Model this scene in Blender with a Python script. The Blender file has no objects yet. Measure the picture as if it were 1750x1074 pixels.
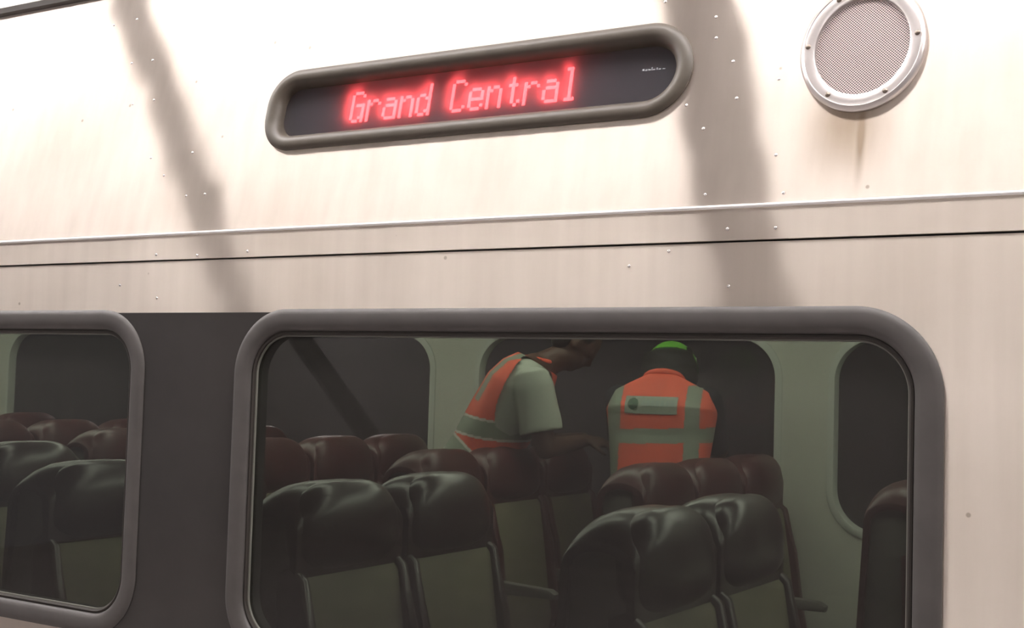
import bpy, bmesh, math, random
from mathutils import Vector, Matrix, Quaternion
random.seed(7)
SC = bpy.context.scene
COL = SC.collection
R = math.radians

# ---------------------------------------------------------------- camera
CY, CZ, F = -2.2, 1.45, 2200.0
mx = Vector((-3555, -9, -F)).normalized()
AX = -mx                                   # world x seen by the camera
up = Vector((.03, 1, -(3555*.03+9)/F))
AZ = (up - up.dot(AX)*AX).normalized()     # world z
AY = AZ.cross(AX)                          # world y
CAMP = Vector((0, CY, CZ))
W2C = Matrix((AX, AY, AZ)).transposed()    # camera = W2C @ world
cd = bpy.data.cameras.new('camera'); cam = bpy.data.objects.new('camera', cd); COL.objects.link(cam)
cam.matrix_world = Matrix.Translation(CAMP) @ W2C.transposed().to_4x4()
cd.sensor_width = 36; cd.lens = 36*F/1750; cd.clip_start = .05; cd.clip_end = 100
SC.camera = cam
SC.view_settings.view_transform = 'Standard'; SC.view_settings.look = 'None'
SC.view_settings.gamma = 1; SC.view_settings.use_curve_mapping = False
SC.view_settings.exposure = 0.0

# ---------------------------------------------------------------- world + big light levels
w = bpy.data.worlds.new('world'); SC.world = w; w.use_nodes = True
w.node_tree.nodes['Background'].inputs[0].default_value = (.9, .84, .86, 1)
w.node_tree.nodes['Background'].inputs[1].default_value = .30
STRIP = 52.0        # luminaires over the platform edge
CAR_LIGHT = 13.     # strips inside the car
GAPS = [-8.88, -6.45, -4.02, -1.62, .84, 3.27]
GAPW = .27

# ---------------------------------------------------------------- materials
def newmat(name):
    m = bpy.data.materials.new(name); m.use_nodes = True
    nt = m.node_tree; return m, nt, nt.nodes['Principled BSDF']
def mat(name, col, rough=.5, metal=0, emit=None, estr=0, var=.0, scale=6., spec=.5, bump=0., bscale=200.):
    m, nt, b = newmat(name)
    b.inputs['Base Color'].default_value = (*col, 1); b.inputs['Roughness'].default_value = rough
    b.inputs['Metallic'].default_value = metal; b.inputs['Specular IOR Level'].default_value = spec
    if emit: b.inputs['Emission Color'].default_value = (*emit, 1); b.inputs['Emission Strength'].default_value = estr
    if var or bump:
        tc = nt.nodes.new('ShaderNodeTexCoord')
    if var:
        n = nt.nodes.new('ShaderNodeTexNoise'); n.inputs['Scale'].default_value = scale; n.inputs['Detail'].default_value = 5
        nt.links.new(tc.outputs['Object'], n.inputs['Vector'])
        mr = nt.nodes.new('ShaderNodeMapRange'); mr.inputs[1].default_value = .3; mr.inputs[2].default_value = .7
        mr.inputs[3].default_value = 1-var; mr.inputs[4].default_value = 1+var
        nt.links.new(n.outputs['Fac'], mr.inputs[0])
        mu = nt.nodes.new('ShaderNodeVectorMath'); mu.operation = 'SCALE'; mu.inputs[0].default_value = col
        nt.links.new(mr.outputs[0], mu.inputs['Scale']); nt.links.new(mu.outputs[0], b.inputs['Base Color'])
    if bump:
        n2 = nt.nodes.new('ShaderNodeTexNoise'); n2.inputs['Scale'].default_value = bscale
        nt.links.new(tc.outputs['Object'], n2.inputs['Vector'])
        bp = nt.nodes.new('ShaderNodeBump'); bp.inputs['Strength'].default_value = bump; bp.inputs['Distance'].default_value = .002
        nt.links.new(n2.outputs['Fac'], bp.inputs['Height']); nt.links.new(bp.outputs[0], b.inputs['Normal'])
    return m

def steel(name, brown_patch=False):
    """horizontally brushed stainless steel: reflections smear up and down the car side"""
    m, nt, b = newmat(name); L = nt.links.new; N = nt.nodes.new
    out = nt.nodes['Material Output']
    geo = N('ShaderNodeNewGeometry')
    # grime: vertical runs + soft blotches + small specks
    mp = N('ShaderNodeMapping'); mp.inputs['Scale'].default_value = (26, 26, 1.6); L(geo.outputs['Position'], mp.inputs['Vector'])
    n1 = N('ShaderNodeTexNoise'); n1.inputs['Scale'].default_value = 1; n1.inputs['Detail'].default_value = 6; L(mp.outputs[0], n1.inputs['Vector'])
    mp2 = N('ShaderNodeMapping'); mp2.inputs['Scale'].default_value = (2.2, 2.2, 2.6); L(geo.outputs['Position'], mp2.inputs['Vector'])
    n2 = N('ShaderNodeTexNoise'); n2.inputs['Scale'].default_value = 1; n2.inputs['Detail'].default_value = 4; L(mp2.outputs[0], n2.inputs['Vector'])
    r1 = N('ShaderNodeMapRange'); r1.inputs[1].default_value = .35; r1.inputs[2].default_value = .75; r1.inputs[3].default_value = 0; r1.inputs[4].default_value = .12
    L(n1.outputs['Fac'], r1.inputs[0])
    r2 = N('ShaderNodeMapRange'); r2.inputs[1].default_value = .4; r2.inputs[2].default_value = .75; r2.inputs[3].default_value = 0; r2.inputs[4].default_value = .22
    L(n2.outputs['Fac'], r2.inputs[0])
    add = N('ShaderNodeMath'); add.operation = 'ADD'; L(r1.outputs[0], add.inputs[0]); L(r2.outputs[0], add.inputs[1])
    # specks
    vo = N('ShaderNodeTexVoronoi'); vo.inputs['Scale'].default_value = 17; L(geo.outputs['Position'], vo.inputs['Vector'])
    sp = N('ShaderNodeMapRange'); sp.inputs[1].default_value = .055; sp.inputs[2].default_value = .085; sp.inputs[3].default_value = .55; sp.inputs[4].default_value = 0
    L(vo.outputs['Distance'], sp.inputs[0])
    sc_ = N('ShaderNodeSeparateColor'); L(vo.outputs['Color'], sc_.inputs[0])
    gt = N('ShaderNodeMath'); gt.operation = 'GREATER_THAN'; gt.inputs[1].default_value = .78; L(sc_.outputs[0], gt.inputs[0])
    spm = N('ShaderNodeMath'); spm.operation = 'MULTIPLY'; L(sp.outputs[0], spm.inputs[0]); L(gt.outputs[0], spm.inputs[1])
    tot = N('ShaderNodeMath'); tot.operation = 'ADD'; L(add.outputs[0], tot.inputs[0]); L(spm.outputs[0], tot.inputs[1])
    last = tot
    if brown_patch:      # darker brown patch and thin streak below the loudspeaker, in the wall's own coordinates
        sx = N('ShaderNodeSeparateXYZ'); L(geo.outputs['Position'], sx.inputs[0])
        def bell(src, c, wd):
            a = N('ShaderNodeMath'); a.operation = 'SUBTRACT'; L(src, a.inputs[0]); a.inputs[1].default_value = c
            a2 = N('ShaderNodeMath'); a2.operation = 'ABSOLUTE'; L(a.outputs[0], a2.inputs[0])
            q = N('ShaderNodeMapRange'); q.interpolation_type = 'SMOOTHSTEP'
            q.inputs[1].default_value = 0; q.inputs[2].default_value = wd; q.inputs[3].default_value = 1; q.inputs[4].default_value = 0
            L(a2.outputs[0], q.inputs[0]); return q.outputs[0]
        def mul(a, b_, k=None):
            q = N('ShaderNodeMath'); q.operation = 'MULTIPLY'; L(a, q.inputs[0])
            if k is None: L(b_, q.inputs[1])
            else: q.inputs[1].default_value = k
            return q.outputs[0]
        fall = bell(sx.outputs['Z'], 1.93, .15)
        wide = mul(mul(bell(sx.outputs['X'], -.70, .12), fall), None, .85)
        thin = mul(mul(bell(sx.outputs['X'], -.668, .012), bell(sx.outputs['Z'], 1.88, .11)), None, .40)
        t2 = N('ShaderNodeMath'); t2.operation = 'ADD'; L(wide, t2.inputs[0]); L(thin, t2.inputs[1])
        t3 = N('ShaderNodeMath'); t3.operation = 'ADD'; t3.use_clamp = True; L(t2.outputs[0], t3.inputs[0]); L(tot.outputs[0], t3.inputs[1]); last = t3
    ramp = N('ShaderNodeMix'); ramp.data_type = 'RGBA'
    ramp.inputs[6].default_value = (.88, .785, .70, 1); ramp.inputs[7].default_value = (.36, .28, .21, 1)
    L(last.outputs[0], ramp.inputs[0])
    gl = N('ShaderNodeBsdfAnisotropic'); gl.distribution = 'GGX'
    gl.inputs['Roughness'].default_value = .30; gl.inputs['Anisotropy'].default_value = .87
    tan = N('ShaderNodeCombineXYZ'); tan.inputs[0].default_value = 1; L(tan.outputs[0], gl.inputs['Tangent'])
    L(ramp.outputs[2], gl.inputs['Color'])
    # gentle waviness of the sheet so the reflected gaps wobble
    mp3 = N('ShaderNodeMapping'); mp3.inputs['Scale'].default_value = (3.5, 3.5, 6.5); L(geo.outputs['Position'], mp3.inputs['Vector'])
    n3 = N('ShaderNodeTexNoise'); n3.inputs['Scale'].default_value = 1; n3.inputs['Detail'].default_value = 1.5; L(mp3.outputs[0], n3.inputs['Vector'])
    bp = N('ShaderNodeBump'); bp.inputs['Strength'].default_value = 1; bp.inputs['Distance'].default_value = .0030
    L(n3.outputs['Fac'], bp.inputs['Height']); L(bp.outputs[0], gl.inputs['Normal'])
    df = N('ShaderNodeBsdfDiffuse'); L(ramp.outputs[2], df.inputs['Color'])
    mix = N('ShaderNodeMixShader'); mix.inputs[0].default_value = .93
    L(df.outputs[0], mix.inputs[1]); L(gl.outputs[0], mix.inputs[2]); L(mix.outputs[0], out.inputs['Surface'])
    return m

def glassmat(name, tint, refl_rough=.02, boost=1.0, dirt=0.0):
    m, nt, b = newmat(name); L = nt.links.new; N = nt.nodes.new
    out = nt.nodes['Material Output']
    tr = N('ShaderNodeBsdfTransparent'); tr.inputs[0].default_value = (*tint, 1)
    gl = N('ShaderNodeBsdfGlossy'); gl.inputs['Roughness'].default_value = refl_rough
    fr = N('ShaderNodeLayerWeight'); fr.inputs[0].default_value = .5       # Schlick, same from both faces
    pw = N('ShaderNodeMath'); pw.operation = 'POWER'; pw.inputs[1].default_value = 5; L(fr.outputs['Facing'], pw.inputs[0])
    ml = N('ShaderNodeMath'); ml.operation = 'MULTIPLY_ADD'; ml.inputs[1].default_value = .9; ml.inputs[2].default_value = .045*boost; ml.use_clamp = True
    L(pw.outputs[0], ml.inputs[0])
    mix = N('ShaderNodeMixShader'); L(ml.outputs[0], mix.inputs[0]); L(tr.outputs[0], mix.inputs[1]); L(gl.outputs[0], mix.inputs[2])
    if dirt:
        df = N('ShaderNodeBsdfDiffuse'); df.inputs[0].default_value = (.5, .45, .43, 1)
        m2 = N('ShaderNodeMixShader'); m2.inputs[0].default_value = dirt
        L(mix.outputs[0], m2.inputs[1]); L(df.outputs[0], m2.inputs[2]); L(m2.outputs[0], out.inputs['Surface'])
    else: L(mix.outputs[0], out.inputs['Surface'])
    return m

M = dict(
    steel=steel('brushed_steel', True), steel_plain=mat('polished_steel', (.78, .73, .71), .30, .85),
    bead=mat('polished_bead', (.95, .93, .92), .30, .5),
    rubber=mat('grey_rubber', (.075, .067, .064), .55, var=.08, scale=20),
    bezel=mat('bezel_rubber', (.072, .058, .044), .48, var=.10, scale=25),
    black=mat('black_rubber', (.030, .024, .020), .6),
    pier=mat('dark_glass_panel', (.042, .038, .036), .18, var=.15, scale=3),
    board=mat('display_board', (.035, .036, .042), .35),
    bowl=mat('display_recess', (.06, .055, .055), .4),
    led=mat('red_led', (.8, .05, .05), .4, emit=(1, .085, .09), estr=9.5),
    led_off=mat('unlit_led', (.06, .02, .02), .4),
    mark=mat('grey_print', (.22, .22, .24), .5),
    screw=mat('dark_screw', (.22, .18, .15), .35, .8),
    rivet=mat('steel_rivet', (.80, .76, .74), .22, .9),
    wire=mat('steel_mesh', (.80, .70, .68), .38, .5),
    hole=mat('speaker_cone', (.06, .05, .055), .8),
    roof=mat('roof_steel', (.70, .66, .60), .45, .5),
    glass=glassmat('tinted_glass', (.40, .41, .385), .03, 1.0, .03),
    glass_far=glassmat('far_glass', (.55, .55, .56), .05, 1.0, .05),
    lining=mat('dark_lining', (.05, .05, .045), .5),
    wallin=mat('interior_panel', (.68, .68, .60), .5, var=.04, scale=3),
    molding=mat('pale_molding', (.70, .72, .66), .4),
    ceilin=mat('interior_ceiling', (.45, .46, .43), .6),
    floorin=mat('interior_floor', (.05, .05, .045), .5, var=.2, scale=30),
    vinyl=mat('maroon_vinyl', (.085, .020, .020), .38, spec=.6, var=.18, scale=14),
    vinyl_d=mat('dark_vinyl', (.034, .014, .012), .28, spec=.85, var=.15, scale=14),
    olive=mat('olive_cushion', (.25, .235, .15), .55, var=.10, scale=12),
    shell=mat('grey_seat_shell', (.17, .165, .145), .45),
    handle=mat('pale_handle', (.50, .52, .48), .35),
    metal=mat('seat_frame_metal', (.25, .25, .24), .35, .7),
    skin=mat('dark_brown_skin', (.10, .05, .035), .5), skin2=mat('brown_skin', (.12, .065, .045), .5),
    hair=mat('black_hair', (.016, .014, .012), .7, bump=1, bscale=120),
    tee=mat('pale_grey_cotton', (.50, .53, .46), .85, var=.05, scale=10, bump=.3, bscale=60),
    navy=mat('navy_cloth', (.02, .022, .028), .85),
    orange=mat('orange_fabric', (.95, .15, .085), .7, var=.10, scale=12, bump=.5, bscale=30),
    stripe=mat('silver_reflective', (.30, .34, .27), .5, var=.08, scale=18),
    silver=mat('bright_silver_piping', (.75, .72, .66), .4),
    patch=mat('grey_green_patch', (.36, .40, .33), .6, var=.1, scale=40),
    patch_d=mat('dark_green_print', (.05, .11, .06), .6),
    patch_l=mat('pale_print', (.30, .36, .33), .6),
    lime=mat('lime_cap', (.20, .60, .06), .55), lime_d=mat('cap_underside', (.03, .10, .02), .7),
    white_piece=mat('white_piece_paint', (.9, .92, .88), .5),
    concrete=mat('platform_concrete', (.34, .31, .30), .8, var=.15, scale=2),
    canopy=mat('canopy_paint', (.30, .28, .28), .8),
    tunnel=mat('tunnel_concrete', (.22, .20, .205), .9, var=.2, scale=1.5),
    bar=mat('stand_in_dark', (.05, .045, .045), .7),
    tube=mat('tube_light', (1, 1, 1), .5, emit=(1, .955, .94), estr=STRIP),
    fixt=mat('fixture_enamel', (.6, .6, .6), .4),
    cartube=mat('car_light', (1, 1, 1), .5, emit=(.95, 1, .87), estr=CAR_LIGHT),
    tube_fill=mat('tube_light_fill', (1, 1, 1), .5, emit=(1, .955, .92), estr=STRIP*.32),
    cartube_far=mat('car_light_far', (1, 1, 1), .5, emit=(.95, 1, .87), estr=CAR_LIGHT*2.1),
    far_fill=mat('far_fill_lamp', (1, 1, 1), .5, emit=(1, .93, .95), estr=280),
)
# frosted cover of the display: scatters the LEDs' light
m, nt, b = newmat('frosted_cover'); N = nt.nodes.new; L = nt.links.new
tr = N('ShaderNodeBsdfTransparent'); tr.inputs[0].default_value = (.85, .85, .87, 1)
tl = N('ShaderNodeBsdfTranslucent'); tl.inputs[0].default_value = (.9, .88, .9, 1)
gl = N('ShaderNodeBsdfGlossy'); gl.inputs['Roughness'].default_value = .12
m1 = N('ShaderNodeMixShader'); m1.inputs[0].default_value = .34; L(tr.outputs[0], m1.inputs[1]); L(tl.outputs[0], m1.inputs[2])
m2 = N('ShaderNodeMixShader'); m2.inputs[0].default_value = .04; L(m1.outputs[0], m2.inputs[1]); L(gl.outputs[0], m2.inputs[2])
L(m2.outputs[0], nt.nodes['Material Output'].inputs['Surface']); M['cover'] = m

# ---------------------------------------------------------------- helpers
def setp(o, label=None, cat=None, group=None, kind=None):
    if label: o['label'] = label
    if cat: o['category'] = cat
    if group: o['group'] = group
    if kind: o['kind'] = kind
    return o
def empty(name, loc=(0, 0, 0), rot=(0, 0, 0)):
    o = bpy.data.objects.new(name, None); COL.objects.link(o); o.location = loc; o.rotation_euler = rot
    o.empty_display_size = .1; return o
def obj(name, me, m, parent=None, smooth=True, loc=None):
    if isinstance(me, bmesh.types.BMesh):
        b_ = me; bmesh.ops.recalc_face_normals(b_, faces=b_.faces)
        me = bpy.data.meshes.new(name); b_.to_mesh(me); b_.free()
    ms = m if isinstance(m, (list, tuple)) else [m]
    for x in ms: me.materials.append(x)
    if smooth:
        me.polygons.foreach_set('use_smooth', [True]*len(me.polygons))
        me.set_sharp_from_angle(angle=R(42)) if hasattr(me, 'set_sharp_from_angle') else None
    o = bpy.data.objects.new(name, me); COL.objects.link(o)
    if parent: o.parent = parent
    if loc: o.location = loc
    return o
def rr(x0, y0, x1, y1, r, n=12):
    """rounded rectangle, counter-clockwise; r is one radius or four (x0y0, x1y0, x1y1, x0y1)"""
    rs = r if isinstance(r, (list, tuple)) else [r]*4
    P = []
    for (cx, cy, a0, q) in ((x0, y0, 180, 0), (x1, y0, 270, 1), (x1, y1, 0, 2), (x0, y1, 90, 3)):
        q_ = rs[q]; ux = cx + (q_ if cx == x0 else -q_); uy = cy + (q_ if cy == y0 else -q_)
        for i in range(n+1):
            a = R(a0 + 90*i/n); P.append((ux+q_*math.cos(a), uy+q_*math.sin(a)))
    return P
def circ(cx, cy, rx, ry=None, n=64):
    ry = ry or rx
    return [(cx+rx*math.cos(2*math.pi*i/n), cy+ry*math.sin(2*math.pi*i/n)) for i in range(n)]
def plate(outline, holes=(), z0=0, z1=.01):
    """flat plate with holes, thickness z0..z1"""
    cu = bpy.data.curves.new('c', 'CURVE'); cu.dimensions = '2D'; cu.fill_mode = 'BOTH'
    cu.extrude = (z1-z0)/2
    for P in [outline]+list(holes):
        s = cu.splines.new('POLY'); s.points.add(len(P)-1); s.use_cyclic_u = True
        for p, q in zip(s.points, P): p.co = (q[0], q[1], 0, 1)
    o = bpy.data.objects.new('c', cu); COL.objects.link(o)
    bpy.context.view_layer.update()
    me = bpy.data.meshes.new_from_object(o.evaluated_get(bpy.context.evaluated_depsgraph_get()))
    bpy.data.objects.remove(o); bpy.data.curves.remove(cu)
    me.transform(Matrix.Translation((0, 0, (z0+z1)/2))); me.materials.clear()
    return me
def sweep(path, prof, closed_prof=True):
    """sweep profile [(outward, height)] around a closed 2D path"""
    bm = bmesh.new(); n = len(path); rows = []
    P = [Vector(p) for p in path]
    # drop duplicates
    Q = [P[i] for i in range(n) if (P[i]-P[i-1]).length > 1e-7]; n = len(Q)
    for i in range(n):
        t = ((Q[(i+1) % n]-Q[i]).normalized() + (Q[i]-Q[i-1]).normalized()).normalized()
        nn = Vector((t.y, -t.x))
        rows.append([bm.verts.new((Q[i].x+nn.x*a, Q[i].y+nn.y*a, h)) for a, h in prof])
    k = len(prof)
    for i in range(n):
        for j in range(k if closed_prof else k-1):
            bm.faces.new((rows[i][j], rows[(i+1) % n][j], rows[(i+1) % n][(j+1) % k], rows[i][(j+1) % k]))
    return bm
def box(bm, x0, x1, y0, y1, z0, z1, bev=0, seg=2):
    g = bmesh.ops.create_cube(bm, size=1)
    for v in g['verts']:
        v.co = Vector(((x0+x1)/2+v.co.x*(x1-x0), (y0+y1)/2+v.co.y*(y1-y0), (z0+z1)/2+v.co.z*(z1-z0)))
    if bev:
        es = {e for v in g['verts'] for e in v.link_edges}
        bmesh.ops.bevel(bm, geom=list(es), offset=bev, segments=seg, profile=.5, affect='EDGES')
    return bm
def cyl(bm, p, q, r0, r1=None, n=12, caps=True):
    r1 = r0 if r1 is None else r1; p = Vector(p); q = Vector(q); d = (q-p)
    zq = d.to_track_quat('Z', 'Y').to_matrix().to_4x4()
    bmesh.ops.create_cone(bm, cap_ends=caps, segments=n, radius1=r0, radius2=r1, depth=d.length,
                          matrix=Matrix.Translation((p+q)/2) @ zq)
    return bm
def ell(bm, c, r, rot=None, u=20, v=14):
    mt = Matrix.Translation(c) @ (rot.to_4x4() if rot else Matrix()) @ Matrix.Diagonal((*r, 1))
    bmesh.ops.create_uvsphere(bm, u_segments=u, v_segments=v, radius=1, matrix=mt); return bm
def tube(pts, r, n=8):
    bm = bmesh.new(); P = [Vector(p) for p in pts]; rows = []
    for i, p in enumerate(P):
        t = (P[min(i+1, len(P)-1)]-P[max(i-1, 0)]).normalized()
        a = t.orthogonal().normalized() if not rows else (rows_a - t*rows_a.dot(t)).normalized()
        rows_a = a; b_ = t.cross(a)
        rows.append([bm.verts.new(p+a*r*math.cos(2*math.pi*k/n)+b_*r*math.sin(2*math.pi*k/n)) for k in range(n)])
    for i in range(len(P)-1):
        for k in range(n): bm.faces.new((rows[i][k], rows[i][(k+1) % n], rows[i+1][(k+1) % n], rows[i+1][k]))
    bm.faces.new(rows[0][::-1]); bm.faces.new(rows[-1]); return bm
def extr(poly, y0, y1, bev=0, seg=3):
    """(x,z) outline extruded along y, optional bevel of all edges"""
    bm = bmesh.new()
    a = [bm.verts.new((p[0], y0, p[1])) for p in poly]; b_ = [bm.verts.new((p[0], y1, p[1])) for p in poly]
    n = len(poly)
    f0 = bm.faces.new(a); f1 = bm.faces.new(b_[::-1])
    for i in range(n): bm.faces.new((a[i], b_[i], b_[(i+1) % n], a[(i+1) % n]))
    if bev:
        es = [e for e in bm.edges if (e in f0.edges or e in f1.edges)]
        bmesh.ops.bevel(bm, geom=es, offset=bev, segments=seg, profile=.5, affect='EDGES', clamp_overlap=True)
    return bm

# ---------------------------------------------------------------- car side (outside)
TL = R(12); ZC = 1.782; XL, XR = -9.0, 3.0
UPR = (math.pi/2, 0, 0)                       # local x, up, outward
TILT = (math.pi/2-TL, 0, 0)
# window openings (x0,x1) outer gasket edges; glass 6 cm inside
PITCH = 1.892
WIN = [(-2.407-1.592, -2.407), (-2.108, -.515)]
WZ0, WZ1 = .80, 1.597
def w_open(x0, x1): return rr(x0+.02, WZ0+.02, x1-.02, WZ1-.02, .14)
holes = [w_open(*q) for q in WIN]
side = plate([(XL, -.1), (XR, -.1), (XR, 1.716), (XL, 1.716)], holes, -.012, 0)
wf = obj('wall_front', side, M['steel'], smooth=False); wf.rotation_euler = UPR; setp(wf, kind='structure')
lin = plate([(XL, -.1), (XR, -.1), (XR, 1.9), (XL, 1.9)], [rr(a+.04, WZ0+.04, b_-.04, WZ1-.04, .12) for a, b_ in WIN], -.042, -.03)
o = obj('trim_1', lin, M['lining'], smooth=False); o.rotation_euler = UPR; setp(o, kind='structure')
# letter-board strip between the lap seam and the bead, standing 2 mm proud
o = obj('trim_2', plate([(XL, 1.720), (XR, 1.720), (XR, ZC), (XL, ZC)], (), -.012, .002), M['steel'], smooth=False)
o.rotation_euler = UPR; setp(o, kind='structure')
o = obj('trim_3', tube([(XL, -.0005, ZC), (XR, -.0005, ZC)], .0042, 10), M['bead']); setp(o, kind='structure')
# tilted upper panel
up_e = plate([(XL, 0), (XR, 0), (XR, .70), (XL, .70)],
             [rr(-2.084, .207, -1.022, .378, (.072, .085, .085, .072)), circ(-.678, .291, .10)], -.012, 0)
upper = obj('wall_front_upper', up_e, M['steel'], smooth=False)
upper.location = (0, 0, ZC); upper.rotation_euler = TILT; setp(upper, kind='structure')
def tp(x, s, n=0):   # tilted panel point -> world
    return Vector((x, s*math.sin(TL)-n*math.cos(TL), ZC+s*math.cos(TL)+n*math.sin(TL)))
# dark gutter and roof edge, then the roof curving over
pr = [(0, 0), (.004, .012), (.018, .016), (.024, .009), (.026, 0)]
bm = bmesh.new(); rows = []
for x in (XL, XR):
    rows.append([bm.verts.new(tp(x, .692+.005+a, h)) for a, h in pr])
for j in range(len(pr)-1): bm.faces.new((rows[0][j], rows[1][j], rows[1][j+1], rows[0][j+1]))
for r_ in rows: bm.faces.new(r_)
o = obj('trim_4', bm, M['black']); setp(o, kind='structure')
bm = bmesh.new(); rows = []
for x in (XL, XR):
    row = []
    for i in range(15):
        a = i/14; ang = TL+ (R(90)-TL)*a
        s = tp(x, .722)
        row.append(bm.verts.new((x, s.y-.012+ .8*(math.cos(TL)-math.cos(ang)) + .5*a, s.z + .45*(math.sin(ang)-math.sin(TL)))))
    rows.append(row)
for j in range(14): bm.faces.new((rows[0][j], rows[1][j], rows[1][j+1], rows[0][j+1]))
o = obj('roof', bm, M['roof']); setp(o, kind='structure')

# weld dimples / rivets seen around the reflected gaps (positions read on the real panels)
RV = [(195, 43), (225, 108), (227, 178), (263, 171), (258, 270), (280, 300), (318, 335), (234, 33), (261, 103), (329, 261), (350, 332),
      (1137, 3), (1224, 29), (1224, 65), (1253, 105), (1259, 168), (1173, 180), (1202, 220), (1205, 333), (1326, 265), (1331, 135), (1339, 330)]
RVL = [(424, 430), (338, 437), (268, 436), (1244, 392), (1326, 390), (1143, 430), (205, 488), (268, 510), (1075, 455), (1245, 490)]
def unproj(px, py, tilt):
    d = W2C.transposed() @ Vector(((px-875)/F, -(py-537)/F, -1))
    p0, nn = (Vector((0, 0, ZC)), Vector((0, -math.cos(TL), math.sin(TL)))) if tilt else (Vector((0, 0, 0)), Vector((0, -1, 0)))
    return CAMP + d*((p0-CAMP).dot(nn)/d.dot(nn))
def dome(r, h):
    bm = bmesh.new(); bmesh.ops.create_uvsphere(bm, u_segments=12, v_segments=8, radius=1)
    bmesh.ops.delete(bm, geom=[v for v in bm.verts if v.co.z < -.05], context='VERTS')
    for v in bm.verts: v.co = (v.co.x*r, v.co.y*r, v.co.z*h)
    return bm
rv0 = None
for px, py in RV:
    p = unproj(px, py, True); s = (p.z-ZC)/math.cos(TL)
    if rv0 is None: rv0 = obj('rivet', dome(.0034, .0018), M['rivet'], upper); q = rv0
    else: q = rv0.copy(); COL.objects.link(q)
    q.location = (p.x, s, 0)
for px, py in RVL:
    p = unproj(px, py, False); q = rv0.copy(); COL.objects.link(q); q.parent = wf
    q.location = (p.x, p.z, .002 if p.z > 1.718 else 0)

# ---------------------------------------------------------------- windows
def window(name, x0, x1):
    e = empty(name, (0, 0, 0), UPR); setp(e, kind='structure')
    path = rr(x0, WZ0, x1, WZ1, .150, 20)
    g = sweep(path, [(0, -.004), (.001, .006), (-.003, .011), (-.012, .0135), (-.034, .0125), (-.043, .009), (-.047, .004), (-.051, -.010), (-.03, -.012)])
    obj('gasket', g, M['rubber'], e)
    lip = sweep(path, [(-.049, .001), (-.0535, .003), (-.057, .0005), (-.057, -.022), (-.049, -.022)])
    obj('inner_lip', lip, M['black'], e)
    obj('retaining_strip', sweep(path, [(-.0565, -.004), (-.0600, -.004), (-.0605, -.008), (-.0565, -.012)]), M['shell'], e)
    gp = plate(rr(x0+.045, WZ0+.045, x1-.045, WZ1-.045, .108, 16), (), -.014, -.010)
    obj('pane', gp, M['glass'], e, smooth=False)
    bm = bmesh.new()
    path2 = rr(x0+.056, WZ0+.056, x1-.056, WZ1-.056, .098, 16)
    obj('sill', sweep(path2, [(.0, -.022), (.0, -.045), (.010, -.045), (.010, -.022)]), M['lining'], e)
    return e
window('window_1', *WIN[0]); window('window_2', *WIN[1])
for nm, a, b_ in (('trim_5', -2.44, -2.075), ('trim_6', -4.34, -3.97)):
    pl = [(x, z) for x, z in rr(a-1.56, WZ0+.006, a+.02, WZ1-.006, .14, 16) if x > a-.13]
    p2 = [(x, z) for x, z in rr(b_-.02, WZ0+.006, b_+1.56, WZ1-.006, .14, 16) if x < b_+.13]
    pl.sort(key=lambda q: q[1]); p2.sort(key=lambda q: -q[1])
    o = obj(nm, plate(pl+p2, (), -.002, .004), M['pier'], smooth=False); o.rotation_euler = UPR; setp(o, kind='structure')

# ---------------------------------------------------------------- destination display
dd = empty('destination_display', (0, 0, ZC), TILT)
setp(dd, 'long pill-shaped dark rubber-framed sign showing red dot-matrix words Grand Central', 'display')
po = rr(-2.098, .193, -1.008, .392, (.085, .0995, .0995, .085), 20)
pf = [(0, -.002), (.0015, .005), (-.003, .010), (-.012, .0135), (-.021, .013), (-.029, .009), (-.034, .003), (-.038, -.006), (-.041, -.030), (-.016, -.030), (-.016, -.001)]
obj('bezel', sweep(po, pf), M['bezel'], dd)
obj('board', plate(rr(-2.075, .215, -1.03, .37, .03), (), -.036, -.030), M['board'], dd, smooth=False)
bm = bmesh.new(); box(bm, -2.0505, -2.0475, .24, .345, -.030, -.0285)
setp(obj('cover_edge', bm, M['shell'], dd), 'thin pale vertical edge')
cv = obj('cover', plate(rr(-2.062, .224, -1.042, .361, (.045, .06, .06, .045), 12), (), -.0165, -.0155), M['cover'], dd, smooth=False)
FONT = {
 'G': ["01110", "10001", "10000", "10000", "10111", "10001", "10001", "10001", "10011", "01101"],
 'C': ["01110", "10001", "10000", "10000", "10000", "10000", "10000", "10000", "10001", "01110"],
 'r': ["00000", "00000", "00000", "10110", "11001", "10000", "10000", "10000", "10000", "10000"],
 'a': ["00000", "00000", "00000", "01110", "00001", "01111", "10001", "10001", "10001", "01111"],
 'n': ["00000", "00000", "00000", "10110", "11001", "10001", "10001", "10001", "10001", "10001"],
 'd': ["00001", "00001", "00001", "01101", "10011", "10001", "10001", "10001", "10011", "01101"],
 'e': ["00000", "00000", "00000", "01110", "10001", "10001", "11111", "10000", "10001", "01110"],
 't': ["00000", "00100", "00100", "01110", "00100", "00100", "00100", "00100", "00101", "00010"],
 'l': ["01100", "00100", "00100", "00100", "00100", "00100", "00100", "00100", "00100", "01110"],
 ' ': ["00000"]*10}
cp = .00775; rp = .0076; tx = -1.868; ty = .3325
bo = bmesh.new(); LB = {}
text = "Grand Central"
lit = set()
for k, ch in enumerate(text):
    for r_, rowb in enumerate(FONT[ch]):
        for c_, bit in enumerate(rowb):
            if bit == '1': lit.add((k*6+c_, r_))
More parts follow.
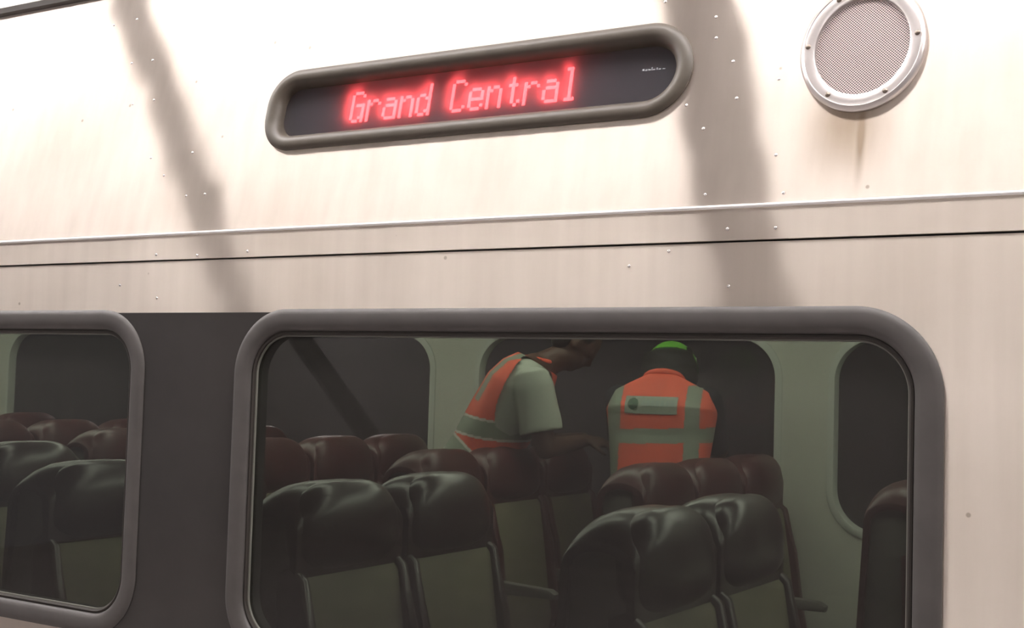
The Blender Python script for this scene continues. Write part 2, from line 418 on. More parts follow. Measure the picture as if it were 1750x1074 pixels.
for c_ in range(-21, 101):
    for r_ in range(-1, 12):
        x = tx+c_*cp; s = ty-r_*rp
        if not -2.03 < x < -1.06: continue
        t_ = LB.setdefault(c_//6, bmesh.new()) if (c_, r_) in lit else bo
        if t_ is not bo:
            box(t_, x-.0034, x+.0034, s-.0033, s+.0033, -.0300, -.0275)
        elif -1 <= r_ <= 11: box(t_, x-.0015, x+.0015, s-.0015, s+.0015, -.0300, -.0292)
for k_ in sorted(LB): obj('lit_letter', LB[k_], M['led'], dd, smooth=False)['label'] = 'glowing red dot-matrix letter '+text[k_]
obj('unlit_dots', bo, M['led_off'], dd, smooth=False)['kind'] = 'stuff'
bm = bmesh.new()
for i, (a, wd, h) in enumerate([(0, .005, .006), (.007, .004, .004), (.013, .005, .004), (.020, .002, .007), (.024, .004, .003), (.031, .003, .006), (.036, .005, .003), (.044, .006, .0025)]):
    box(bm, -1.125+a, -1.125+a+wd, .301, .301+h*.9, -.0154, -.0151)
obj('small_print', bm, M['mark'], dd, smooth=False)

# ---------------------------------------------------------------- loudspeaker
sp = empty('round_speaker', tp(-.678, .291), TILT)
setp(sp, 'round silver loudspeaker with a woven metal grille, screwed to the upper panel', 'speaker')
ek = 1.10
def ering(prof, r):
    bm = sweep(circ(0, 0, r, n=96), prof)
    for v in bm.verts: v.co.y *= ek
    return bm
obj('ring', ering([(0, 0), (.0005, .006), (-.003, .011), (-.007, .013), (-.0085, .0118), (-.010, .0122), (-.0245, .0122), (-.0275, .0105), (-.0285, .002)], .1135), M['steel_plain'], sp)
bm = bmesh.new(); vs = [bm.verts.new((x, y*ek, -.004)) for x, y in circ(0, 0, .099, n=48)]; bm.faces.new(vs)
obj('backing', bm, M['hole'], sp, smooth=False)
# expanded metal: zigzag strands with real gaps
bm = bmesh.new(); px_, py_ = .0054, .0052; RG = .0868
ny = int(RG*ek/py_*2)+2; nx = int(RG/px_)+2
def strand(p, q, wd):
    d = (q-p).normalized(); n_ = Vector((-d.y, d.x, 0))*wd
    v = [bm.verts.new(t) for t in (p-n_, q-n_, q+n_, p+n_)]
    bm.faces.new(v)
def inside(p): return (p.x/RG)**2+(p.y/(RG*ek))**2 < 1
for j in range(-ny, ny+1):
    y = j*py_*.5
    for i in range(-nx, nx+1):
        x = (i+.5*(j % 2))*px_
        if not inside(Vector((x, y, 0))): continue
        c = Vector((x, y, .004))
        # hexagonal strand around the hole: bonds to the four diagonal neighbours
        h = .00155
        top = c+Vector((0, py_*.5-.0, .0)); 
        a = c+Vector((-px_*.5, .0004, 0)); b2 = c+Vector((px_*.5, .0004, 0)); t_ = c+Vector((0, py_*.5*1.0, .0006))
        strand(a, t_, .00062); strand(t_, b2, .00062)
g = obj('grille', bm, M['wire'], sp, smooth=False)
for k, a in enumerate((6, 66, 119, 176, 237, 300)):
    bm = dome(.0052, .0035)
    s_ = obj('screw', bm, M['screw'], sp)
    s_.location = (.0985*math.cos(R(a)), .0985*ek*math.sin(R(a)), .0118)

# ---------------------------------------------------------------- car interior shell
IY0, IY1 = .10, 3.0
o = obj('floor', box(bmesh.new(), XL, XR, IY0-.05, IY1+.05, -.06, 0), M['floorin'], smooth=False); setp(o, kind='structure')
o = obj('ceiling', box(bmesh.new(), XL, XR, IY0-.01, IY1+.05, 2.16, 2.2), M['ceilin'], smooth=False); setp(o, kind='structure')
o = obj('wall_right', box(bmesh.new(), 2.6, 2.66, IY0, IY1, 0, 2.16), M['wallin'], smooth=False); setp(o, kind='structure')
o = obj('wall_left', box(bmesh.new(), -8.8, -8.74, IY0, IY1, 0, 2.16), M['wallin'], smooth=False); setp(o, kind='structure')
FW = [(-1.655+1.755*k, -.165+1.755*k) for k in (-4, -3, -2, -1, 0, 1)]
FW = [(-8.63, -7.14), (-6.90, -5.41), (-5.17, -3.68), (-3.395, -1.905), (-1.655, -.165), (.085, 1.575)]
FZ0, FZ1 = .88, 1.665
far = plate([(XL, 0), (XR, 0), (XR, 2.2), (XL, 2.2)], [rr(a, FZ0, b_, FZ1, .17, 14) for a, b_ in FW], -.05, 0)
o = obj('wall_back', far, M['wallin'], smooth=False); o.rotation_euler = UPR; o.location = (0, IY1, 0); setp(o, kind='structure')
for k, (a, b_) in enumerate(FW):
    e = empty('window_%d' % (k+3), (0, IY1, 0), UPR); setp(e, kind='structure')
    obj('molding', sweep(rr(a, FZ0, b_, FZ1, .17, 14), [(.028, -.001), (.026, .008), (.012, .014), (-.002, .012), (-.006, .002), (-.006, -.04), (.0, -.04)]), M['molding'], e)
    obj('pane', plate(rr(a, FZ0, b_, FZ1, .17, 14), (), -.04, -.036), M['glass_far'], e, smooth=False)
    if k == 3:     # two small white pieces set on this pane
        for x0, x1, z0, z1 in ((-2.86, -2.795, 1.650, 1.662), (-2.302, -2.286, 1.527, 1.580)):
            obj('white_piece', box(bmesh.new(), x0, x1, z0, z1, -.036, -.034), M['white_piece'], e, smooth=False)
# heater ledge along the far wall
o = obj('baseboard_back', box(bmesh.new(), XL, XR, IY1-.09, IY1, 0, .22, .01), M['lining']); setp(o, kind='structure')

def car_light(x, y, label):
    e = empty('ceiling_light', (x, y, 2.16)); setp(e, label, 'light', 'ceiling lights along the car')
    obj('housing', box(bmesh.new(), -.80, .80, -.09, .09, -.03, 0, .006), M['fixt'], e)
    obj('diffuser', box(bmesh.new(), -.78, .78, -.07, .07, -.05, -.03, .006), M['cartube'] if y < 1 else M['cartube_far'], e)
for i in range(6):
    for y in (.95, 2.1):
        car_light(-7.4+1.72*i, y, 'ceiling light above the %s seats, %s from the left end of the car' % ('near' if y < 1 else 'far', ('first', 'second', 'third', 'fourth', 'fifth', 'sixth')[i]))

# ---------------------------------------------------------------- seats (face +x)
def make_seat(name='train_seat'):
    t = empty(name)
    W = .205       # half width
    # headrest: leather arch over the shell (inverted U in x-z, leaning back)
    def lean(x, z): return (x-(z-.45)*.10, z)
    hz0, hz1 = .975, 1.195
    # front pad
    def pad(bm, x0, x1, y0, y1, z0, z1, bev, seg=4, bulge=0):
        box(bm, x0, x1, y0, y1, z0, z1, bev, seg)
    def pillow(w_, h_, d_, n=22, e=3.4, e2=2.2):
        """super-ellipsoid cushion, w along y, h along z, d along x"""
        bm = bmesh.new(); rows = []
        sg = lambda v, p: math.copysign(abs(v)**p, v)
        for i in range(1, n):
            ph = -math.pi/2+math.pi*i/n
            row = []
            for j in range(2*n):
                th = 2*math.pi*j/(2*n)
                cy_, sy_ = sg(math.cos(th), 2/e), sg(math.sin(th), 2/e)
                k = math.cos(ph)**(2/e2)
                row.append(bm.verts.new((d_*sg(math.sin(ph), 2/e2), w_*cy_*k, h_*sy_*k)))
            rows.append(row)
        for i in range(len(rows)-1):
            for j in range(2*n):
                bm.faces.new((rows[i][j], rows[i][(j+1) % (2*n)], rows[i+1][(j+1) % (2*n)], rows[i+1][j]))
        bm.faces.new(rows[0][::-1]); bm.faces.new(rows[-1]); return bm
    hp = obj('headrest', pillow(W, .108, .062), M['vinyl_d'], t); hp.location = (.035, 0, 1.085); hp.rotation_euler = (0, R(-6), 0)
    # side wings / arch: leather strap running over the top and down the rear
    arch = []
    for i in range(13):
        a = R(180*i/12); arch.append((-.022+.085*math.cos(a), 1.115+.075*math.sin(a)))
    arch = [(.063, .70)]+arch+[(-.125, .58), (-.105, .575), (-.087, 1.09)]
    for i in range(12, -1, -1):
        pass
    inner = []
    for i in range(13):
        a = R(180-180*i/12); inner.append((-.022+.065*math.cos(a), 1.115+.055*math.sin(a)))
    poly = [(.063, .70)]+[(-.022+.085*math.cos(R(180*i/12)), 1.115+.075*math.sin(R(180*i/12))) for i in range(13)]+[(-.135, .60), (-.115, .60)]+inner+[(.043, .70)]
    obj('edge_trim', extr(poly, -W-.004, W+.004, .006, 2), M['vinyl_d'], t)
    # grey shell core visible at the sides
    core = [(.040, .55)]+[(-.022+.066*math.cos(R(180*i/12)), 1.112+.055*math.sin(R(180*i/12))) for i in range(13)]+[(-.13, .42), (-.05, .40)]
    obj('seat_shell', extr(core, -W+.012, W-.012, .006, 2), M['shell'], t)
    # lower back cushion
    bp = [(.050, .985), (.075, .96), (.100, .80), (.125, .62), (.145, .50), (.13, .44), (.02, .44), (.0, .98)]
    obj('back_cushion', extr(bp, -W+.010, W-.010, .022, 4), M['olive'], t)
    for s in (-1, 1):
        bp2 = [(.045, 1.00), (.085, .97), (.125, .80), (.150, .62), (.175, .50), (.14, .44), (.02, .44), (.0, .98)]
        y0, y1 = sorted((s*(W-.028), s*(W+.006)))
        obj('side_bolster', extr(bp2, y0, y1, .012, 3), M['vinyl_d'], t)
    sc = [(-.02, .33), (.44, .33), (.475, .36), (.47, .42), (.43, .45), (.05, .43), (-.02, .44)]
    obj('seat_cushion', extr(sc, -W, W, .025, 4), M['vinyl_d'], t)
    obj('seat_base', box(bmesh.new(), .0, .40, -W+.02, W-.02, .27, .33, .01), M['metal'], t)
    for s in (-1, 1):
        obj('leg', box(bmesh.new(), .17, .23, s*.15-.02, s*.15+.02, 0, .28, .008), M['metal'], t)
    # pale grab handle on the aisle-side top corner
    pts = [(-.03+.0*i, W-.015+.022*math.cos(R(180*i/10)), 1.12+.055*math.sin(R(180*i/10))) for i in range(11)]
    pts = [(-.03, W-.004, .98), (-.03, W+.010, 1.02), (-.03, W+.012, 1.09), (-.03, W+.006, 1.125), (-.03, W-.02, 1.145)]
    obj('grab_handle', tube(pts, .007, 8), M['handle'], t)
    # crown the headrest: its top corners drop away
    for ch in list(t.children):
        if ch.name.split('.')[0] in ('headrest', 'edge_trim', 'seat_shell'):
            me_ = ch.data; bm = bmesh.new(); bm.from_mesh(me_)
            if ch.name.startswith('headrest'): pass
            else:
                for yy in (-.185, -.16, -.12, -.06, 0, .06, .12, .16, .185):
                    bmesh.ops.bisect_plane(bm, geom=bm.verts[:]+bm.edges[:]+bm.faces[:], plane_co=(0, yy, 0), plane_no=(0, 1, 0))
            for v_ in bm.verts:
                zz = v_.co.z+ch.location.z
                if zz > 1.0: v_.co.z -= .055*(abs(v_.co.y)/W)**4*(zz-1.0)/.19
            bm.to_mesh(me_); bm.free()
    # armrest on the window side
    arm = [(.10, .665), (.12, .69), (.36, .68), (.385, .665), (.38, .645), (.12, .64)]
    obj('armrest', extr(arm, -W-.020, -W+.022, .008, 2), M['shell'], t)
    return t
proto = make_seat()
for ch in proto.children:
    if ch.name.startswith('headrest'): HEAD = ch
red_mesh = None
first = [True]
def copy_seat(x, y, label, group, red=False):
    global red_mesh
    if first[0]: r_ = proto; first[0] = False; kids = list(proto.children)
    else:
        r_ = proto.copy(); COL.objects.link(r_); kids = []
        for ch in proto.children:
            c = ch.copy(); COL.objects.link(c); c.parent = r_; kids.append(c)
    r_.location = (x, y, 0)
    if red:
        for c in kids:
            if c.name.split('.')[0] in ('headrest', 'edge_trim', 'side_bolster'):
                c.material_slots[0].link = 'OBJECT'; c.material_slots[0].material = M['vinyl']
    setp(r_, label, 'seat', group); return r_
G1 = 'seats in pairs along the near windows'; G2 = 'seats three abreast beyond the aisle'
near = {
 (-1.17, .335): 'nearest dark headrest low in the centre of the big window, pale streak along its top',
 (-1.17, .775): 'dark rounded headrest right of centre in the big window, right of the lowest nearest one',
 (-2.05, .335): 'seat at the lower left corner of the big window, grey rimmed headrest',
 (-2.05, .775): 'dark seat with bright white glint on its top, left of centre in big window',
 (-2.93, .335): 'dark seat in the right half of the left window, close to the glass',
 (-2.93, .775): 'second seat from the glass, behind the dark panel between windows',
 (-3.81, .335): 'window-side seat at the left edge of the left window',
 (-3.81, .775): 'aisle-side seat seen over the nearest seat in the left window',
}
for (x, y), lb in near.items(): copy_seat(x-.03, y, lb, G1)
farn = {
 -.97: ['seat at the right end of the big window, cut off by the frame',
        'middle seat of the rightmost far row, mostly cut off by the right frame', None],
 -1.85: ['maroon seat directly below the back of the person in the lime cap',
         'middle maroon seat right of and below the person in the lime cap',
         'maroon seat below the pale wall panel, rightmost of its three'],
 -2.73: ['maroon seat with pale corner below the leaning person in white sleeves',
         'middle seat under the bare forearm of the leaning person',
         'far-wall seat between the two people in orange vests'],
 -3.60: ['reddish seat in the back left of the big window, behind the glinting headrest',
         'middle reddish seat of the row left of the leaning person',
         'far-wall seat left of the leaning person hips'],
 -4.48: ['reddish aisle seat at the left edge of the big window',
         'middle seat of the row seen at the far left of the big window',
         'far-wall seat low between the leftmost seats of the big window'],
 -5.36: ['aisle seat of the far row seen behind the panel between the windows', 'middle seat of the far row at the right side of the left window', 'far-wall seat at the right side of the left window'],
 -6.24: ['aisle seat of the farthest row in the left window', 'middle seat of the farthest row in the left window', 'far-wall seat of the farthest row in the left window'],
}
for x, lbs in farn.items():
    for y, lb in zip((1.775, 2.215, 2.655), lbs):
        if lb: copy_seat(x-.03, y, lb, G2, red=True)

# ---------------------------------------------------------------- people
def capsule(bm, p, q, r0, r1, sq=1.0, side=None, n=16):
    """tapered limb with round ends; sq widens it along `side`"""
    p = Vector(p); q = Vector(q); d = (q-p); L_ = d.length; d.normalize()
    a = (side - d*side.dot(d)).normalized() if side else d.orthogonal().normalized()
    b_ = d.cross(a); rows = []
    st = [(-1, .0, 0)]
    prof = []
    for i in range(1, 6):
        t = R(90*i/5); prof.append((-r0*math.cos(t), r0*math.sin(t)))
    prof.append((L_*.5, (r0+r1)/2))
    for i in range(0, 5):
        t = R(90*i/5); prof.append((L_+r1*math.sin(t), r1*math.cos(t)))
    for h, r_ in prof:
        rows.append([bm.verts.new(p+d*h+a*(r_*sq*math.cos(2*math.pi*k/n))+b_*(r_*math.sin(2*math.pi*k/n))) for k in range(n)])
    for i in range(len(rows)-1):
        for k in range(n): bm.faces.new((rows[i][k], rows[i][(k+1) % n], rows[i+1][(k+1) % n], rows[i+1][k]))
    bm.faces.new(rows[0][::-1]); bm.faces.new(rows[-1])
def loft(bm, rings, n=28, sup=2.4):
    """rings: (centre, side vec, depth vec, half width, half depth)"""
    rows = []
    sg = lambda v, p: math.copysign(abs(v)**p, v)
    for c, S, Dv, w_, d_ in rings:
        rows.append([bm.verts.new(Vector(c)+S*(w_*sg(math.cos(2*math.pi*k/n), 2/sup))+Dv*(d_*sg(math.sin(2*math.pi*k/n), 2/sup))) for k in range(n)])
    for i in range(len(rows)-1):
        for k in range(n): bm.faces.new((rows[i][k], rows[i][(k+1) % n], rows[i+1][(k+1) % n], rows[i+1][k]))
    bm.faces.new(rows[0][::-1]); bm.faces.new(rows[-1])
def fuse(bm, voxel, smooth_it=3):
    """union of overlapping pieces into one continuous skin"""
    bmesh.ops.recalc_face_normals(bm, faces=bm.faces)
    me = bpy.data.meshes.new('t'); bm.to_mesh(me); bm.free()
    o = bpy.data.objects.new('t', me); COL.objects.link(o)
    md = o.modifiers.new('r', 'REMESH'); md.mode = 'VOXEL'; md.voxel_size = voxel
    if smooth_it:
        ms = o.modifiers.new('s', 'SMOOTH'); ms.factor = .5; ms.iterations = smooth_it
    bpy.context.view_layer.update()
    me2 = bpy.data.meshes.new_from_object(o.evaluated_get(bpy.context.evaluated_depsgraph_get()))
    bpy.data.objects.remove(o); bpy.data.meshes.remove(me); me2.materials.clear(); return me2
def hand(bm, wrist, direction, palmn, s=1):
    """palm, four fingers and thumb, slightly curled"""
    d = Vector(direction).normalized(); pn = Vector(palmn); pn = (pn-d*pn.dot(d)).normalized(); sd = d.cross(pn)*s
    w_ = Vector(wrist); c = w_+d*.045
    capsule(bm, w_+d*.01, w_+d*.075, .016, .017, 2.2, sd)
    for i, (off, ln) in enumerate(((-.030, .070), (-.010, .078), (.011, .073), (.030, .058))):
        a = w_+d*.08+sd*off; m_ = a+(d*.8+pn*.35)*ln*.55; e_ = m_+(d*.45+pn*.8).normalized()*ln*.5
        capsule(bm, a, m_, .0095, .0085, n=10); capsule(bm, m_, e_, .0085, .0075, n=10)
    a = w_+d*.03-sd*.032; m_ = a+(d*.6-sd*.6+pn*.3).normalized()*.04; e_ = m_+(d*.8+pn*.4-sd*.1).normalized()*.032
    capsule(bm, a, m_, .012, .0105, n=10); capsule(bm, m_, e_, .0105, .009, n=10)
def head(bm, c, fwd, upv):
    """skull, jaw, nose, lips, brow, ears; fwd is where the face looks"""
    f_ = Vector(fwd).normalized(); u = Vector(upv); u = (u-f_*u.dot(f_)).normalized(); s = f_.cross(u)
    rot = Matrix((s, f_, u)).transposed(); c = Vector(c)
    P = lambda a, b_, d: c+s*a+f_*b_+u*d
    ell(bm, P(0, -.008, .02), (.076, .095, .090), rot)
    ell(bm, P(0, .025, -.045), (.056, .062, .070), rot)
    ell(bm, P(0, .060, -.088), (.025, .022, .020), rot, 12, 8)
    ell(bm, P(0, .092, -.018), (.014, .020, .020), rot, 12, 8); ell(bm, P(0, .086, .004), (.009, .012, .026), rot, 12, 8)
    ell(bm, P(0, .083, -.052), (.024, .010, .007), rot, 12, 8); ell(bm, P(0, .081, -.063), (.022, .010, .007), rot, 12, 8)
    for q in (-1, 1):
        ell(bm, P(q*.030, .070, .022), (.024, .016, .009), rot, 12, 8)
        ell(bm, P(q*.076, -.005, -.008), (.010, .018, .031), rot, 12, 8)
        ell(bm, P(q*.032, .076, .004), (.013, .010, .008), rot, 12, 8)
    return rot, s, f_, u
def eyes(parent, c, s, f_, u, base):
    for q in (-1, 1):
        bm = bmesh.new(); ell(bm, c+s*q*.032+f_*.078+u*.004-base, (.011, .009, .008), None, 12, 8)
        obj('eye', bm, M['molding'], parent)

def person_back():
    base = Vector((-2.17, 2.42, 0)); t = empty('person', base)
    setp(t, 'person in a lime green cap and orange vest, back turned, bending forward', 'person', 'people in orange vests')
    Fv = Vector((-.26, .965, 0)).normalized(); S = Vector((Fv.y, -Fv.x, 0)); U = Vector((0, 0, 1))   # S = the person's right
    lift = .022
    pel = Vector((0, 0, .92)); wai = pel+Vector((0, 0, .16))+Fv*.00; che = Vector((0, 0, 1.32))+Fv*.05
    sho = Vector((0, 0, 1.425))+Fv*.085; nek = sho+U*.045+Fv*.045; hd = nek+U*.030+Fv*.122
    tors = lambda g: [(pel-U*.06, S, Fv, .165+g, .11+g), (pel+U*.04, S, Fv, .170+g, .115+g), (wai, S, Fv, .165+g, .105+g), (che-U*.06, S, Fv, .188+g, .115+g),
                      (che+U*.03, S, (Fv-U*.2).normalized(), .200+g, .112+g), (sho-U*.012, S, (Fv-U*.4).normalized(), .180+g, .085+g), (sho+U*.020, S, (Fv-U*.5).normalized(), .115+g, .065+g), (sho+U*.045+Fv*.012, S, (Fv-U*.5).normalized(), .062+g, .055+g)]
    bm = bmesh.new()
    loft(bm, tors(-.008)); capsule(bm, sho-U*.02, nek+Fv*.04+U*.03, .058, .052)
    rot, s, f_, u = head(bm, hd, Fv*.75-U*.66, U*.75+Fv*.66)
    for q in (-1, 1):
        kn = q*S*.10+Vector((0, 0, .50))+Fv*.02; an = q*S*.11+Vector((0, 0, .09))
        capsule(bm, q*S*.09+U*.88, kn, .085, .058); capsule(bm, kn, an, .055, .038)
        capsule(bm, an-U*.045-Fv*.04, an-U*.05+Fv*.13, .040, .032)
        sh = sho+q*S*.185-U*.03; el = sh+q*S*.02-U*.20+Fv*.15; wr = el+Fv*.20+U*.0-q*S*.12
        capsule(bm, sh, el, .048, .038); capsule(bm, el, wr, .038, .026)
        hand(bm, wr, Fv-U*.4, -q*S*.3-U, q)
    obj('body', fuse(bm, .009), M['skin2'], t)
    # trousers
    bm = bmesh.new(); loft(bm, [(pel-U*.08, S, Fv, .175, .125), (pel+U*.07, S, Fv, .178, .122)])
    for q in (-1, 1):
        kn = q*S*.10+Vector((0, 0, .50))+Fv*.02; an = q*S*.11+Vector((0, 0, .11))
        capsule(bm, q*S*.09+U*.87, kn, .098, .072); capsule(bm, kn, an, .070, .062)
    obj('trousers', fuse(bm, .012), M['navy'], t)
    # dark shirt with sleeves
    bm = bmesh.new(); loft(bm, [r_ for r_ in tors(.004)][:-1])
    for q in (-1, 1):
        sh = sho+q*S*.180-U*.03; el = sh+q*S*.02-U*.17+Fv*.125
        capsule(bm, sh, el, .058, .052)
    obj('shirt', fuse(bm, .009), M['navy'], t)
    # vest
    bm = bmesh.new(); loft(bm, tors(.020)[1:], n=40)
    for q in (-1, 1): capsule(bm, sho+q*S*.150-U*.035, sho+q*S*.165-U*.05, .060, .060)
    me = fuse(bm, .0055, 2); v = obj('vest', me, [M['orange'], M['stripe'], M['silver']], t)
    for p_ in me.polygons:
        c = p_.center; a = c.dot(S); z = c.z; dpt = (c-che).dot(Fv)
        k = 0
        if (.110 < a < .166 or -.205 < a < -.145) and z < 1.455: k = 1
        if 1.228 < z-.04*(a) < 1.285: k = 1
        p_.material_index = k
    # collar roll
    cpts = []
    for i in range(25):
        a = 2*math.pi*i/24; cpts.append(sho+U*.052+Fv*.005+S*.072*math.cos(a)+(Fv-U*.55).normalized()*.062*math.sin(a))
    setp(obj('collar', tube(cpts, .014, 10), M['orange'], t))
    # printed patch across the shoulder blades, following the back
    pz, pa, pw, ph = 1.375, -.022, .104, .034
    def onback(a, z):
        # ray cast towards the person from behind
        o_ = Vector((0, 0, z))+S*a-Fv*.5
        hit, loc, nn, _ = v_eval.ray_cast(o_, Fv); return (loc-Fv*.003) if hit else Vector((0, 0, z))+S*a-Fv*.1
    v_eval = v
    bpy.context.view_layer.update()
    def curvedpatch(name, a0, a1, z0, z1, m_, off=0, parent=None, na=14, nz=6, shape=None):
        bm = bmesh.new(); g = [[bm.verts.new(onback(a0+(a1-a0)*i/na, z0+(z1-z0)*j/nz)-Fv*off) for i in range(na+1)] for j in range(nz+1)]
        for j in range(nz):
            for i in range(na):
                ca = (i+.5)/na-.5; cz = (j+.5)/nz-.5
                if shape == 'disc' and ca*ca+cz*cz > .25: continue
                bm.faces.new((g[j][i], g[j][i+1], g[j+1][i+1], g[j+1][i]))
        for v_ in [v_ for v_ in bm.verts if not v_.link_faces]: bm.verts.remove(v_)
        return obj(name, bm, m_, parent or t)
    pt = curvedpatch('back_patch', pa-pw, pa+pw, pz-ph, pz+ph, M['patch'])
    pt['label'] = 'grey-green printed patch'
    curvedpatch('round_emblem', pa-pw+.012, pa-pw+.056, pz-.018, pz+.026, M['patch_d'], .0015, pt, 12, 12, 'disc')
    for i in range(7):
        a0 = pa-pw+.068+i*.019
        curvedpatch('printed_line', a0, a0+.013, pz-.004, pz+.022, M['patch_l'], .0015, pt, 3, 3)
    # bushy dark hair
    bm = bmesh.new()
    ell(bm, hd-f_*.035+u*.0, (.112, .100, .100), rot); ell(bm, hd-f_*.045-u*.06, (.125, .075, .07), rot)
    for i in range(46):
        a = random.uniform(-1, 1); b_ = random.uniform(-.7, .8)
        ell(bm, hd-f_*(.06+.04*(1-abs(a)))+s*a*.105+u*b_*.085, (.022, .022, .022), None, 8, 6)
    # keep the face clear
    me = fuse(bm, .009, 1)
    obj('hair', me, M['hair'], t)
    # cap
    bm = bmesh.new(); ell(bm, hd+u*.025-f_*.01, (.107, .118, .108), rot, 28, 18)
    bmesh.ops.bisect_plane(bm, geom=bm.verts[:]+bm.edges[:]+bm.faces[:], plane_co=hd+u*.028, plane_no=u, clear_inner=True)
    ring_ = [e for e in bm.edges if e.is_boundary]; bmesh.ops.holes_fill(bm, edges=ring_)
    cap = obj('cap', bm, M['lime'], t)
    bm = bmesh.new(); c0 = hd+u*.034; vs = []; vt = []
    for i in range(15):
        a = R(20+140*i/14)
        vs.append(c0+s*.10*math.cos(a)+f_*.10*math.sin(a)); vt.append(c0+s*.10*math.cos(a)+f_*(.10*math.sin(a)+.075*math.sin(a))-u*.012)
    A = [bm.verts.new(p_) for p_ in vs]; B = [bm.verts.new(p_) for p_ in vt]
    A2 = [bm.verts.new(p_-u*.004) for p_ in vs]; B2 = [bm.verts.new(p_-u*.004) for p_ in vt]
    for i in range(14):
        bm.faces.new((A[i], A[i+1], B[i+1], B[i])); bm.faces.new((A2[i], B2[i], B2[i+1], A2[i+1])); bm.faces.new((B[i], B[i+1], B2[i+1], B2[i]))
    obj('brim', bm, M['lime'], cap)
    cp_ = []
    for i in range(33):
        a = 2*math.pi*i/32; cp_.append(hd+u*.027-f_*.01+s*.106*math.cos(a)+f_*.117*math.sin(a))
    obj('cap_band', tube(cp_, .006, 8), M['lime_d'], cap)
    return t
def person_lean():
    base = Vector((-2.98, 2.22, 0)); t = empty('person', base)
    setp(t, 'person in a pale short-sleeved shirt and orange vest, leaning over a seat', 'person', 'people in orange vests')
    Fv = Vector((.84, .54, 0)).normalized(); S = Vector((Fv.y, -Fv.x, 0)); U = Vector((0, 0, 1))    # S = right, towards the train window
    pel = Vector((0, 0, .985)); sho = pel+Vector((0, 0, .53))+Fv*.31
    T = (sho-pel).normalized(); Dv = (Fv-T*Fv.dot(T)).normalized()     # along spine, chest direction
    ln = (sho-pel).length
    P = lambda a, d=0, s_=0: pel+T*(a*ln)+Dv*d+S*s_
    tors = lambda g: [(P(-.12), S, Dv, .165+g, .115+g), (P(.08), S, Dv, .170+g, .125+g), (P(.33, -.0), S, Dv, .160+g, .120+g), (P(.6, -.005), S, Dv, .185+g, .125+g),
                      (P(.80, -.012), S, Dv, .198+g, .120+g), (P(.93, -.012), S, Dv, .180+g, .098+g), (P(1.02, -.0), S, Dv, .118+g, .072+g), (P(1.07, .01), S, Dv, .070+g, .06+g)]
    nek = P(1.12, .03); hd = P(1.14, .03)+Fv*.10+U*.045
    bm = bmesh.new(); loft(bm, tors(-.008)); capsule(bm, P(.98), nek+Fv*.05, .060, .055)
    rot, s, f_, u = head(bm, hd, Fv*.62-U*.75, Fv*.78+U*.62)
    W_ = {}
    for q in (-1, 1):
        kn = q*S*.10+Vector((0, 0, .50))+Fv*.03; an = q*S*.12+Vector((0, 0, .09))-Fv*.02
        capsule(bm, q*S*.09+U*.90, kn, .088, .060); capsule(bm, kn, an, .056, .038)
        capsule(bm, an-U*.045-Fv*.04, an-U*.05+Fv*.13, .040, .032)
        sh = P(.90, .015, q*.200); el = sh-U*.265+Fv*.055+q*S*.02; wr = el+U*.03+Fv*.17-q*S*.15
        capsule(bm, sh, el, .056, .044); capsule(bm, el, wr, .043, .028); hand(bm, wr, Fv*.9-U*.1, -q*S*.3-U, q)
        W_[q] = (sh, el)
    obj('body', fuse(bm, .009), M['skin'], t)
    bm = bmesh.new(); loft(bm, [(pel-U*.10, S, Fv, .178, .135), (pel+U*.05, S, Fv, .178, .130)])
    for q in (-1, 1):
        kn = q*S*.10+Vector((0, 0, .50))+Fv*.03; an = q*S*.12+Vector((0, 0, .11))-Fv*.02
        capsule(bm, q*S*.09+U*.88, kn, .102, .075); capsule(bm, kn, an, .072, .062)
    obj('trousers', fuse(bm, .012), M['navy'], t)
    # shirt with loose half sleeves, open at the hem
    bm = bmesh.new(); loft(bm, tors(.006)[:-1])
    for q in (-1, 1):
        sh, el = W_[q]; d = (el-sh).normalized()
        f2 = (Fv-d*Fv.dot(d)).normalized(); s2 = d.cross(f2)
        loft(bm, [(sh-d*.055+f2*-.01, f2, s2, .03, .03), (sh-d*.035, f2, s2, .066, .055), (sh+d*.02, f2, s2, .080, .064), (sh+d*.11, f2, s2, .082, .064), (sh+d*.165, f2, s2, .086, .066), (sh+d*.205-f2*.004, f2, s2, .088, .068)], n=24, sup=2.1)
    obj('shirt', fuse(bm, .008, 2), M['tee'], t)
    # vest
    bm = bmesh.new(); loft(bm, tors(.024)[1:-1], n=40)
    me = fuse(bm, .0055, 2)
    bmv = bmesh.new(); bmv.from_mesh(me)
    # arm openings: remove the flank around the shoulder
    dl = []
    for fc in bmv.faces:
        c = fc.calc_center_median(); a = (c-pel).dot(T)/ln; sd = (c-pel).dot(S); dd_ = (c-pel).dot(Dv)
        if abs(sd) > .120 and a > .52 and ((a-.86)/.36)**2+((dd_-.02)/.098)**2 < 1: dl.append(fc)
    bmesh.ops.delete(bmv, geom=dl, context='FACES'); bmv.to_mesh(me); bmv.free()
    v = obj('vest', me, [M['orange'], M['stripe'], M['silver']], t)
    for p_ in me.polygons:
        c = p_.center-pel; a = c.dot(T)/ln; sd = c.dot(S); dp_ = c.dot(Dv); k = 0
        if dp_ < -.03 and .085 < abs(sd) < .14 and a > .60: k = 1
        w1 = a-(.50+.75*dp_+1.2*dp_*dp_)
        if abs(w1) < .055: k = 1
        if .055 <= abs(w1) < .072: k = 2
        w2 = a-(.22-.35*dp_)
        if abs(w2) < .055: k = 1
        if .055 <= abs(w2) < .072: k = 2
        p_.material_index = k
    cpts = []
    for i in range(25):
        a = 2*math.pi*i/24; cpts.append(P(1.05, .0)+S*.070*math.cos(a)+(Dv+T*.35).normalized()*.058*math.sin(a))
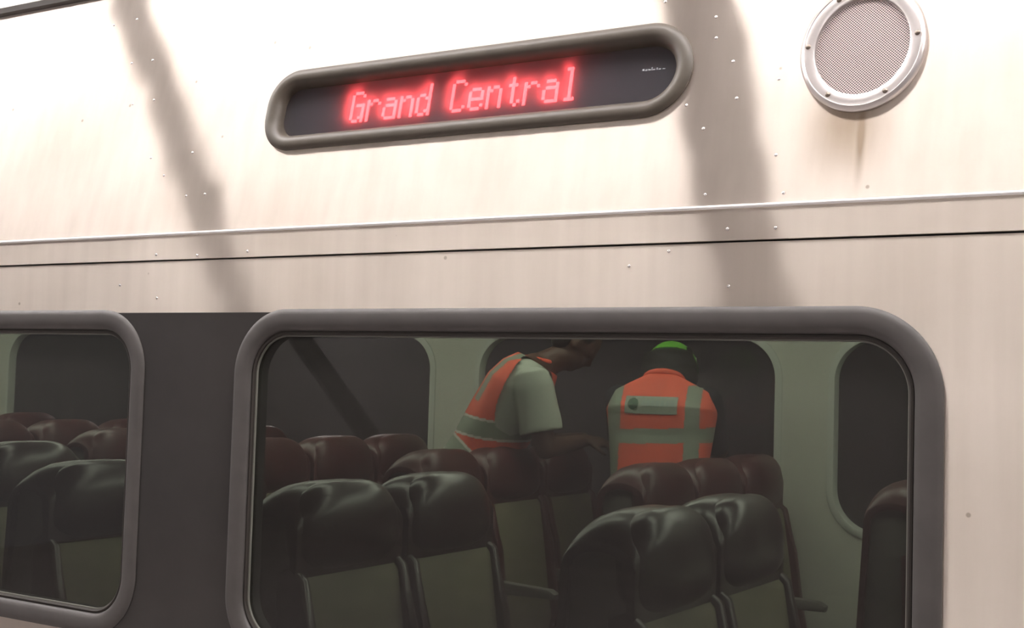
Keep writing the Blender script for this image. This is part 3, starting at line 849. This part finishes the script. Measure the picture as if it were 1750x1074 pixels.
    obj('collar', tube(cpts, .010, 10), M['orange'], t)
    bm = bmesh.new(); ell(bm, hd-f_*.022+u*.030, (.084, .092, .084), rot); ell(bm, hd-f_*.05-u*.02, (.072, .055, .07), rot)
    obj('hair', fuse(bm, .008, 1), M['hair'], t)
    return t
person_back(); person_lean()

# ---------------------------------------------------------------- beyond the far windows
o = obj('wall_tunnel', box(bmesh.new(), -16, 6, 6.2, 6.4, -1, 5), M['tunnel'], smooth=False); setp(o, kind='structure')
o = obj('floor_track', box(bmesh.new(), -16, 6, 3.2, 6.2, -1.1, -1), M['tunnel'], smooth=False); setp(o, kind='structure')
bm = bmesh.new(); cyl(bm, (-6.55, 4.5, 2.42), (-3.30, 4.5, -.91), .085, n=4)  # added bar, stands in for the dark diagonal band on the glass
o = obj('stand_in_bar', bm, M['bar'], smooth=False); setp(o, 'added stand-in for the band on the glass, dark slanting brace outside the far left window', 'bar')
for x in (-6.8,):
    e = empty('fill_lamp', (x, 5.9, 2.9)); setp(e, 'added lamp lighting the tunnel wall beyond the far windows, above view', 'lamp')  # added lamp, brightens the tunnel wall for the haze in the left window
    obj('bracket', box(bmesh.new(), -.03, .03, .1, .3, -.03, .03), M['fixt'], e)
    obj('bulb', box(bmesh.new(), -.6, .6, -.06, .1, -.06, .06, .03, 3), M['far_fill'], e)

# ---------------------------------------------------------------- platform side: floor, canopy and edge luminaires
o = obj('floor_platform', box(bmesh.new(), XL, XR+3, -7, -.10, -.2, -.02), M['concrete'], smooth=False); setp(o, kind='structure')
o = obj('ceiling_platform', box(bmesh.new(), XL, XR+3, -7, -.25, 3.62, 3.75), M['canopy'], smooth=False); setp(o, kind='structure')
o = obj('wall_platform', box(bmesh.new(), XL, XR+3, -7.2, -7, -.2, 3.75), M['canopy'], smooth=False); setp(o, kind='structure')
for row, (yy, mt_, where) in enumerate(((-.5, 'tube', 'above the platform edge'), (-4.6, 'tube_fill', 'added above the middle of the platform to light the lower wall'))):  # second row is added fill that brightens the lower car side
    for i in range(len(GAPS)-1):
        a, b_ = GAPS[i]+GAPW/2+row*.9, GAPS[i+1]-GAPW/2+row*.9
        e = empty('strip_light', ((a+b_)/2, yy, 3.62)); h = (b_-a)/2
        setp(e, 'white strip light %s, %s from the left in its row' % (where, ('first', 'second', 'third', 'fourth', 'fifth')[i]), 'light', 'strip lights '+where)
        obj('housing', box(bmesh.new(), -h, h, -.10, .10, -.07, 0, .006), M['fixt'], e)
        obj('diffuser', box(bmesh.new(), -h+.005, h-.005, -.085, .085, -.13, -.07, .01), M[mt_], e)
